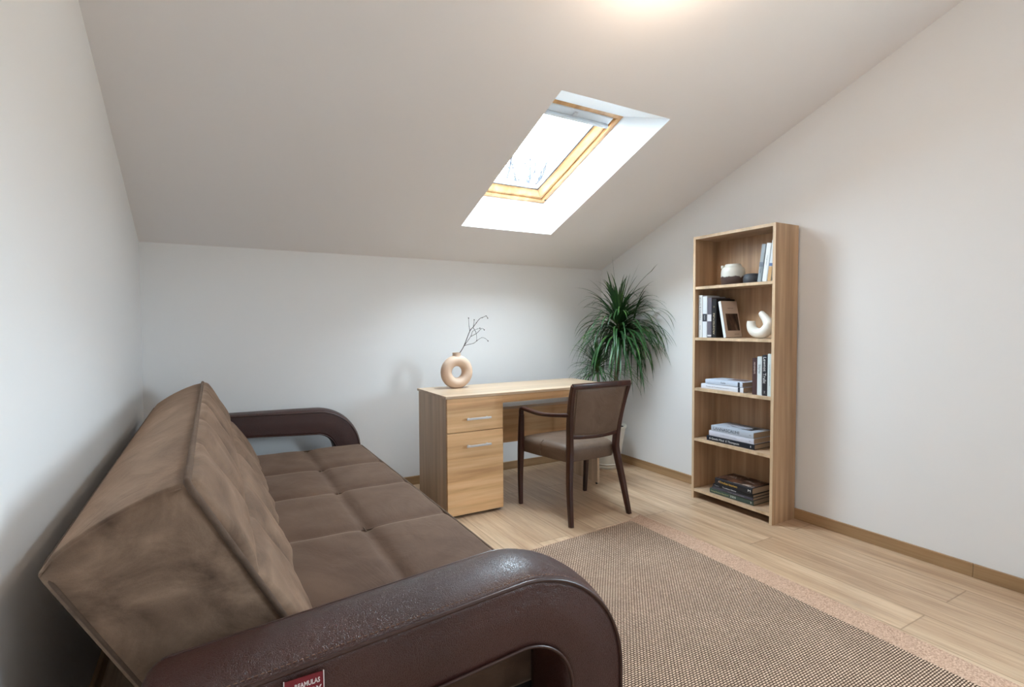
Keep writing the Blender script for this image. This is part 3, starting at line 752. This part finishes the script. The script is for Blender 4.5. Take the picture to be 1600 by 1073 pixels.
# ------------------------------------------------------------------ potted dracaena
pl = thing('potted_dracaena', 'tall green spiky leaved dracaena with two canes in a white planter in the corner', 'plant', (3.17, -.36, 0))
bm = bmesh.new()
prof = [(.085, 0), (.088, .012), (.098, .016), (.098, .024), (.094, .028), (.102, .034), (.104, .042), (.100, .048), (.118, .14), (.137, .25), (.150, .33), (.158, .335), (.159, .352), (.149, .352), (.142, .33)]
lathe(bm, 3.165, -.36, prof, 48); build('planter', bm, M_pot, pl, autos=40)
bm = bmesh.new(); lathe(bm, 3.165, -.36, [(.01, .328), (.1435, .3305), (.1435, .334), (.01, .338)], 36); build('soil', bm, M_soil, pl)
bm = bmesh.new(); tube(bm, catmull([(3.19, -.37, .33), (3.215, -.39, .60), (3.232, -.41, .85), (3.225, -.42, 1.02), (3.222, -.43, 1.20)], 8), [.021, .018, .017, .018, .014], 12); build('cane', bm, M_trunk, pl, smooth=True)
bm = bmesh.new(); tube(bm, catmull([(3.13, -.35, .33), (3.10, -.35, .55), (3.075, -.36, .72), (3.06, -.36, .86)], 8), [.015, .013, .012, .010], 12); build('cane', bm, M_trunk, pl, smooth=True)
def blade(bm, base, az, el, L, w, droop, n=12, curl=0.0):
    p = Vector(base); d = Vector((math.cos(az)*math.cos(el), math.sin(az)*math.cos(el), math.sin(el)))
    pts = []; step = L/n
    for k in range(n+1):
        t = k/n
        pts.append((p.copy(), d.copy(), t))
        d = d+Vector((0, 0, -droop*step*(0.5+1.6*t)))
        d += Vector((-math.sin(az), math.cos(az), 0))*curl*step
        d.normalize(); p = p+d*step
        m = .014
        if p.x > W-m: p.x = W-m; d.x = min(d.x, 0)*.3
        if p.y > -m: p.y = -m; d.y = min(d.y, 0)*.3
        if p.x < 2.865 and p.y < -.28 and p.z < .772: p.z = .772; d.z = max(d.z, 0)
        zc = cz(p.y)-.01
        if p.z > zc: p.z = zc
        if d.length < .01: d = Vector((0, 0, -1))
        d.normalize()
    L0 = []
    for q, d, t in pts:
        s = d.cross(Vector((0, 0, 1)))
        if s.length < .05: s = Vector((-math.sin(az), math.cos(az), 0))
        s.normalize(); nn = s.cross(d)
        ww = w*(.55+.45*min(t*6, 1))*(1-t**2.2)**.8+.0004
        L0.append([bm.verts.new(c) for c in (q-s*ww/2+nn*ww*.12, q-nn*ww*.05, q+s*ww/2+nn*ww*.12)])
    for a, b in zip(L0, L0[1:]):
        for j in (0, 1): bm.faces.new((a[j], a[j+1], b[j+1], b[j]))
rn = random.Random(21)
bm = bmesh.new()
NL = 210
for k in range(NL):
    t = k/NL
    z = 1.02+.21*t
    az = k*2.39996+rn.uniform(-.25, .25)
    el = math.radians(8+66*t**1.2+rn.uniform(-16, 16))
    L = rn.uniform(.38, .56)*(1-.22*t)
    blade(bm, (3.225+rn.uniform(-.015, .015), -.43+rn.uniform(-.015, .015), z), az, el, L, rn.uniform(.015, .024), rn.uniform(3.0, 7.8)*(1.1-.6*t), curl=rn.uniform(-.8, .8))
# the few tall upright leaves
for az, el, L, w, dr in ((-.9, 68, .56, .017, 1.6), (-.7, 75, .50, .014, .9), (2.9, 84, .52, .006, .2), (2.6, 60, .48, .018, 2.2), (3.5, 66, .42, .018, 2.0), (-1.2, 78, .40, .018, 1.0), (-1.6, 45, .62, .008, 2.2), (-1.3, 38, .60, .012, 3.2), (3.3, 50, .55, .008, 2.5), (-2.4, 62, .45, .016, 2.5), (-1.9, 72, .40, .018, 1.4), (2.2, 66, .45, .016, 1.6), (-.4, 60, .50, .010, 2.8)):
    blade(bm, (3.225, -.43, 1.2), az, math.radians(el), L, w, dr, 14)
for k in range(34):
    blade(bm, (3.225, -.43, rn.uniform(1.05, 1.2)), rn.uniform(-1.9, -.9), math.radians(rn.uniform(10, 55)), rn.uniform(.45, .62), rn.uniform(.012, .02), rn.uniform(2.6, 4.6), 14, rn.uniform(0, .9))
build('foliage', bm, M_leaf, pl, smooth=True)
bm = bmesh.new()
for k in range(130):
    t = k/130; az = k*2.39996+rn.uniform(-.3, .3); el = math.radians(5+68*t+rn.uniform(-12, 12))
    blade(bm, (3.06, -.36, .775+.09*t), az, el, rn.uniform(.24, .36)*(1-.2*t), rn.uniform(.009, .014), rn.uniform(3, 7)*(1.1-.6*t), 10, rn.uniform(-.8, .8))
for k in range(14):
    az = rn.uniform(-2.2, -.3); blade(bm, (3.215, -.40, rn.uniform(.72, .9)), az, math.radians(rn.uniform(0, 40)), rn.uniform(.28, .40), .008, rn.uniform(3, 6), 10)
build('foliage', bm, M_leaf, pl, smooth=True)

# ------------------------------------------------------------------ bookcase
SXF, SXB, SYR, SYL, SH = 3.165, 3.384, -1.832, -1.241, 1.757
bc = thing('bookcase', 'tall narrow oak bookcase with five shelves of books against the right wall', 'bookcase', (3.28, -1.54, 0))
ZS = [1.425, 1.087, .749, .410, .066]; TH = .018
def edgeboard(name, *b, m=M_caseg):
    """board with a paler edge band on its front (the -x face)"""
    bm = mbox(*b); bm.faces.ensure_lookup_table()
    for fc in bm.faces:
        if fc.calc_center_median().x < b[0]+1e-4: fc.material_index = 1
    return build(name, bm, [m, M_edge], bc)
edgeboard('side_panel', SXF, SXB, SYR, SYR+TH, 0, SH)
edgeboard('side_panel', SXF, SXB, SYL-TH, SYL, 0, SH)
edgeboard('top_panel', SXF, SXB, SYR+TH, SYL-TH, SH-TH, SH, m=M_shelf)
for z in ZS: edgeboard('shelf', SXF+.002, SXB-.004, SYR+TH, SYL-TH, z-TH, z, m=M_shelf)
build('rear_panel', mbox(SXB-.004, SXB, SYR+TH, SYL-TH, .05, SH-TH), M_caseg, bc)

# ------------------------------------------------------------------ books
def cmat(name, col, rough=.45): return mat(name, col, rough)
def book(label, M, t, h, d, cover, pages, group, words=(), tcol=None, cover_art=None):
    """local frame: X = thickness 0..t, Z = height 0..h, Y = depth 0..d with the spine at Y=0. M places it."""
    o = thing('book', label, 'book', M @ Vector((t/2, d/2, 0)), group)
    cm = cmat('book_cover', cover)
    bm = bmesh.new(); b = .0022 if t > .018 else .0014
    box(bm, 0, b, 0, d, 0, h, M=M); box(bm, t-b, t, 0, d, 0, h, M=M)
    g = [(0, b), (t*.08, -.0012), (t*.5, -.0022), (t*.92, -.0012), (t, b), (t-b, b+.001), (t*.5, b), (b, b+.001)]
    A = [bm.verts.new(M @ Vector((x, y, 0))) for x, y in g]; B = [bm.verts.new(M @ Vector((x, y, h))) for x, y in g]
    for i in range(8): bm.faces.new((A[i], A[(i+1) % 8], B[(i+1) % 8], B[i]))
    bm.faces.new(A); bm.faces.new(B)
    cv = build('cover', bm, cm, o)
    build('pages', mbox(b*1.02, t-b*1.02, b+.0015, d-.003, .003, h-.003, M=M), pages, o)
    tc = tcol or srgb(40, 40, 44)
    for i, wd_ in enumerate(words):
        s, pos, size, width = wd_[:4]; c = wd_[4] if len(wd_) > 4 else tc; flip = wd_[5] if len(wd_) > 5 else False
        # reading down the spine (or up when flip)
        fr_ = frame((t/2, -.0024, pos*h), (0, 0, -1) if not flip else (0, 0, 1), (1, 0, 0) if not flip else (-1, 0, 0))
        if M.determinant() < 0:      # lying books read from left to right along the spine
            fr_ = Matrix(((0, 1, 0, t/2), (0, 0, -1, -.0024), (1, 0, 0, pos*h), (0, 0, 0, 1)))
        # make sure letters face out of the spine (-Y)
        text('title', s, size, M @ fr_, mat('print_ink', c, .5), cv, width=width)
    for bk in (cover_art or []):
        kind = bk[0]
        if kind == 'band':   # painted band on spine: z0,z1,color
            _, z0, z1, c = bk; bm = bmesh.new(); box(bm, .0005, t-.0005, -.0026, -.0020, z0*h, z1*h, M=M); build('spine_label', bm, mat('print_ink', c, .5), cv)
        if kind == 'side':   # panel on the X=t cover: y0,y1,z0,z1,color
            _, y0, y1, z0, z1, c = bk; bm = bmesh.new(); box(bm, t, t+.0005, y0*d, y1*d, z0*h, z1*h, M=M); build('cover_print', bm, mat('print_ink', c, .5) if isinstance(c, tuple) else c, cv)
        if kind == 'sideneg':
            _, y0, y1, z0, z1, c = bk; bm = bmesh.new(); box(bm, -.0005, 0, y0*d, y1*d, z0*h, z1*h, M=M); build('cover_print', bm, mat('print_ink', c, .5) if isinstance(c, tuple) else c, cv)
    return o
WHT, LG, CH, BLK = srgb(222, 224, 226), srgb(190, 198, 206), srgb(100, 96, 104), srgb(24, 25, 28)
def upright(yl, z, x=3.195, lean=0, yawd=0, t=.03):
    """spine towards -x; local X (thickness) runs towards -y, starting at y=yl; lean>0 tips the top towards -y"""
    R = Matrix(((0, 1, 0), (-1, 0, 0), (0, 0, 1))).to_4x4()   # local X -> -y, local Y -> +x
    return Matrix.Translation((x, yl, z+t*math.sin(math.radians(lean)))) @ Matrix.Rotation(math.radians(yawd), 4, 'Z') @ Matrix.Rotation(math.radians(lean), 4, 'X') @ R
def flat(yl, z, x=3.195, yawd=0):
    """lying book: spine towards -x, height runs towards -y (head to the right), thickness up"""
    R = Matrix(((0, 1, 0), (0, 0, -1), (1, 0, 0))).to_4x4()   # local X -> +z, local Y -> +x, local Z -> -y
    return Matrix.Translation((x, yl, z)) @ Matrix.Rotation(math.radians(yawd), 4, 'Z') @ R
e = .0006
# top shelf: three leaning right
g1 = 'books leaning on the top shelf'
book('slim grey book, leftmost of the three leaning on the top shelf', upright(-1.697, ZS[0]+e, lean=7.5), .026, .222, .15, srgb(150, 160, 166), M_pagew, g1, [('EDITION', .35, .012, .05, srgb(90, 96, 104))], cover_art=[('band', .40, .52, srgb(110, 120, 132))])
book('plain white book, middle of the three leaning on the top shelf', upright(-1.7285, ZS[0]+e, lean=7.5), .029, .224, .16, srgb(226, 230, 232), M_pagew, g1, [('interior', .55, .011, .06, srgb(150, 158, 168))])
book('pale book with a tan lower spine and dark cover, rightmost leaning on the top shelf', upright(-1.7625, ZS[0]+e, lean=7.0), .022, .236, .16, srgb(208, 216, 222), M_pagew, g1, [], cover_art=[('band', .0, .36, srgb(196, 158, 108)), ('band', .37, .44, srgb(90, 110, 150)), ('side', .06, .95, .05, .62, srgb(44, 40, 40))])
# second shelf
g2 = 'books standing at the left of the second shelf'
z = ZS[1]+e
book('white book with grey lettering, leftmost on the second shelf', upright(-1.2640, z), .030, .281, .17, srgb(216, 216, 214), M_pagew, g2, [('DESIGN & STYLE', .68, .020, .150, srgb(130, 132, 138), True), ('BOOK', .24, .012, .03, srgb(150, 152, 158), True)])
book('white book with a black band round its spine on the second shelf', upright(-1.2975, z), .035, .272, .18, srgb(214, 218, 222), M_pagew, g2, [('HOME', .485, .014, .03, srgb(190, 194, 200), True)], cover_art=[('band', .39, .575, srgb(52, 56, 64))])
book('slate grey book with small white spine blocks on the second shelf', upright(-1.3355, z), .034, .262, .18, srgb(98, 94, 104), M_pagew, g2, [], cover_art=[('band', .41, .58, srgb(206, 206, 210)), ('band', .03, .07, srgb(206, 206, 210))])
book('black book with beige title beside the leaning framed cover book', upright(-1.3735, z), .032, .252, .18, srgb(22, 22, 24), M_pages, g2, [('ARCHITECTURE', .36, .018, .14, srgb(190, 176, 150), True), ('D', .80, .012, .010, srgb(170, 156, 130), True)])
photo = mat('sepia_print', srgb(70, 52, 42), .5); t_ = NT(photo); v_ = t_.coord((9, 9, 5)); n_ = t_.noise(v_, 1.2, 3, .5, 1.2); c_ = t_.ramp(n_, 0, [(.38, srgb(30, 22, 20)), (.52, srgb(84, 62, 50)), (.68, srgb(176, 150, 130))]); t_.l(c_, 0, t_.b, 'Base Color')
# leaning book turned to show its cover
Rl = upright(-1.4640, z, x=3.197, lean=-12.5, yawd=-9, t=0)
bk = book('beige book with a sepia photo cover, turned and leaning on the black book', Rl, .022, .238, .128, srgb(196, 176, 160), M_pagew, g2, [], cover_art=[('band', .0, 1.0, srgb(222, 228, 234)), ('side', .16, .93, .18, .65, photo), ('side', .35, .72, .795, .805, srgb(120, 100, 88)), ('side', .55, .85, .075, .085, srgb(120, 100, 88))])
# third shelf, lying and standing
z = ZS[2]+e
g3 = 'books lying on the third shelf'
book('white book with a black dot, lower of the two lying on the third shelf', flat(-1.293, z, 3.192, 2), .031, .312, .172, srgb(214, 217, 226), M_pages, g3, [('Modern & Traditional Interiors', .40, .010, .17, srgb(150, 152, 166))], cover_art=[('band', .885, .93, srgb(50, 54, 66))])
book('pale blue book with a dark picture cover, upper of the two on the third shelf', flat(-1.324, z+.0325, 3.196, 1), .030, .276, .168, srgb(196, 206, 222), M_pages, g3, [('Fields', .50, .016, .035, srgb(90, 98, 112))], cover_art=[('band', .885, .935, srgb(50, 54, 66)), ('side', .40, .9, .42, .9, srgb(110, 92, 92))])
g4 = 'books standing at the right of the third shelf'
book('dark brown book, leftmost of the four standing on the third shelf', upright(-1.6715, z), .031, .221, .15, srgb(74, 52, 52), M_pages, g4, [('MOVEMENTS', .73, .014, .07, srgb(210, 190, 180))])
book('white book with grey script title standing beside the brown one', upright(-1.7045, z), .031, .231, .15, srgb(214, 222, 224), M_pagew, g4, [('Style', .68, .018, .055, srgb(130, 136, 142))])
book('black book with bold white title standing on the third shelf', upright(-1.7375, z), .032, .241, .16, srgb(44, 44, 50), M_pagew, g4, [('Lewnot', .78, .026, .085, srgb(226, 226, 226)), ('Trulic', .43, .026, .062, srgb(226, 226, 226)), ('H', .09, .014, .012, srgb(190, 190, 190))])
book('tall pale grey book touching the right side of the third shelf', upright(-1.7715, z), .031, .250, .16, srgb(206, 216, 216), M_pagew, g4, [('new houses', .62, .012, .07, srgb(168, 176, 178)), ('volume', .35, .012, .05, srgb(168, 176, 178))])
# fourth shelf
z = ZS[3]+e
g5 = 'stack of three books on the fourth shelf'
book('black book with white lettering, bottom of the stack on the fourth shelf', flat(-1.347, z, 3.186, 1.5), .032, .345, .172, srgb(24, 28, 38), M_pages, g5, [('& Gentle Mind  E Thompson', .38, .019, .22, srgb(226, 226, 226)), ('I', .93, .018, .004, srgb(226, 226, 226))])
book('white book between the black and the grey one on the fourth shelf', flat(-1.362, z+.033, 3.190, 1), .033, .325, .176, srgb(204, 206, 218), M_pages, g5, [('collected works', .45, .008, .12, srgb(160, 162, 178)), ('o', .92, .014, .010, srgb(120, 122, 138))])
ab = mat('grey_abstract_print', srgb(150, 154, 164), .4); t_ = NT(ab); v_ = t_.coord((14, 5, 1)); n_ = t_.noise(v_, 1.1, 2, .5, .8); c_ = t_.ramp(n_, 0, [(.47, srgb(44, 44, 50)), (.52, srgb(190, 196, 208))]); t_.l(c_, 0, t_.b, 'Base Color')
book('grey book with capital lettering, top of the stack on the fourth shelf', flat(-1.377, z+.067, 3.192, .5), .036, .308, .180, srgb(178, 186, 198), M_pages, g5, [('LANNASCAUHI', .37, .027, .19, srgb(60, 66, 80)), ('H', .93, .014, .010, srgb(110, 116, 130))], cover_art=[('side', .25, .85, .28, .85, ab)])
# bottom shelf
z = ZS[4]+e
g6 = 'stack of four books on the bottom shelf'
book('green book with grey block lettering, bottom of the stack on the lowest shelf', flat(-1.374, z, 3.188, 2), .030, .314, .172, srgb(66, 82, 74), M_pages, g6, [('Living Rooms Standard', .24, .012, .13, srgb(170, 170, 120)), ('3000', .55, .020, .042, srgb(196, 202, 196)), ('E', .95, .016, .008, srgb(210, 210, 200))])
book('thin charcoal book lying on the green one on the lowest shelf', flat(-1.392, z+.0312, 3.189, 1), .0165, .296, .176, srgb(72, 70, 80), M_pages, g6, [('design studio portfolio', .6, .008, .12, srgb(140, 138, 146))])
book('thin black book with white lettering under the picture book on the lowest shelf', flat(-1.400, z+.0489, 3.189, 1), .0175, .288, .176, srgb(26, 27, 31), M_pages, g6, [('Tradition Home', .42, .012, .10, srgb(210, 210, 214)), ('Paper', .10, .010, .035, srgb(150, 150, 156))])
cvp = mat('room_photo_print', srgb(90, 70, 60), .35); t_ = NT(cvp); v_ = t_.coord((11, 7, 1)); n_ = t_.noise(v_, 1.6, 3, .6, .6); c_ = t_.ramp(n_, 0, [(.40, srgb(26, 20, 20)), (.47, srgb(110, 70, 50)), (.54, srgb(34, 28, 28)), (.60, srgb(196, 180, 168)), (.68, srgb(60, 44, 40))]); t_.l(c_, 0, t_.b, 'Base Color')
book('black book with yellow title and room photo cover, top of the lowest stack', flat(-1.412, z+.0676, 3.190, 0), .040, .272, .186, srgb(30, 31, 38), M_pages, g6, [('Timeless Interiors', .38, .020, .13, srgb(214, 170, 76)), ('M', .93, .020, .018, srgb(226, 226, 226)), ('A', .12, .020, .016, srgb(206, 170, 150))], cover_art=[('side', .04, .98, .03, .97, cvp)])

# ------------------------------------------------------------------ shelf ornaments
jr = thing('jar', 'white glazed ceramic jar with a raw brown base on the top shelf', 'jar', (3.245, -1.49, ZS[0]))
zz = ZS[0]+.0005
def glaze():
    m = mat('two_tone_glaze', srgb(206, 200, 190), .3); t = NT(m); tc = t.n('ShaderNodeTexCoord'); s = t.n('ShaderNodeSeparateXYZ'); t.l(tc, 'Object', s, 0)
    n = t.noise(None, 26, 3); t.l(tc, 'Object', n, 0); k = t.n('ShaderNodeMath'); k.operation = 'MULTIPLY_ADD'; t.l(n, 0, k, 0); k.inputs[1].default_value = -.045; t.l(s, 2, k, 2)
    c = t.ramp(k, 0, [(.026, srgb(82, 64, 58)), (.0275, srgb(212, 208, 198))]); t.l(c, 0, t.b, 'Base Color'); return m
bm = bmesh.new(); lathe(bm, 3.245, -1.49, [(.064, zz), (.070, zz+.005), (.0725, zz+.04), (.0715, zz+.080), (.067, zz+.102), (.060, zz+.110), (.051, zz+.114), (.048, zz+.126), (.044, zz+.130), (.039, zz+.128), (.037, zz+.10)], 40); build('jar_body', bm, glaze(), jr, autos=50)
bm = bmesh.new(); box(bm, 3.19, 3.213, -1.452, -1.440, zz+.103, zz+.124, .005); build('lug', bm, M_white, jr, smooth=True)
pt = thing('lidded_pot', 'small black round lidded pot beside the white jar on the top shelf', 'pot', (3.235, -1.632, ZS[0]))  # a small lidded pot, dark ceramic
M_slate = mat('matt_black_ceramic', srgb(58, 60, 66), .55)
bm = bmesh.new(); lathe(bm, 3.235, -1.632, [(.046, zz), (.050, zz+.005), (.0505, zz+.030), (.047, zz+.041)], 36); build('pot_body', bm, M_slate, pt, autos=50)
bm = bmesh.new(); lathe(bm, 3.235, -1.632, [(.047, zz+.0415), (.0475, zz+.046), (.042, zz+.055), (.030, zz+.058)], 36); build('lid', bm, M_slate, pt, autos=50)
sc = thing('sculpture', 'white ceramic open curl sculpture on the second shelf', 'ornament', (3.25, -1.68, ZS[1]))
zb = ZS[1]+.0006
cp = [(-1.620, 1.194), (-1.621, 1.165), (-1.634, 1.137), (-1.664, 1.120), (-1.700, 1.122), (-1.728, 1.142), (-1.737, 1.172), (-1.720, 1.202), (-1.690, 1.236)]
dxs = [.0, .0, .0, .0, .0, .0, .002, .004, .004]
pts = catmull([(3.25+d, y, z_) for (y, z_), d in zip(cp, dxs)], 8)
bm = bmesh.new(); tube(bm, pts, [.0235, .027, .030, .031, .033, .035, .033, .026, .0185], 22)
for v in bm.verts: v.co.z = max(v.co.z, zb)
bmesh.ops.create_uvsphere(bm, u_segments=20, v_segments=12, radius=.0187, matrix=Matrix.Translation((3.254, -1.690, 1.236)))
build('curl', bm, M_white, sc, smooth=True)

# ------------------------------------------------------------------ bare tree outside, its top twigs seen through the skylight
TX, TY, TZ = 7.45, 8.4, 4.98
tr_ = thing('bare_tree', 'faint bare tree whose top twigs show through the skylight', 'tree', (TX, TY, -3.0))
M_bark = mat('dark_bark', (.016, .017, .022, 1), .95, spec=.1)
rt = random.Random(5)
bm = bmesh.new(); tube(bm, [(TX, TY, -3.0), (TX+.1, TY, 1.0), (TX-.1, TY+.05, TZ-3.2)], [.20, .15, .09], 10); build('trunk', bm, M_bark, tr_, smooth=True)
bm = bmesh.new()
def grow(p, d, L, r, lev):
    pts = [Vector(p)]; q = Vector(p); d = Vector(d).normalized()
    for k in range(5):
        d = (d+Vector((rt.uniform(-.16, .16), rt.uniform(-.16, .16), .10))).normalized(); q = q+d*L/5; pts.append(q.copy())
    tube(bm, pts, [r, r*.8, r*.55], 6)
    if lev > 0:
        for k in range(4):
            b = pts[rt.choice((2, 3, 4, 5))]; a = rt.uniform(0, 2*PI)
            grow(b, d+Vector((math.cos(a)*.75, math.sin(a)*.75, .25)), L*.55, r*.55, lev-1)
for a in range(7):
    an = a*2*PI/7
    grow((TX-.1, TY+.05, TZ-3.25), (math.cos(an)*.42, math.sin(an)*.42, 1), 2.7, .055, 2)
build('branches', bm, M_bark, tr_)
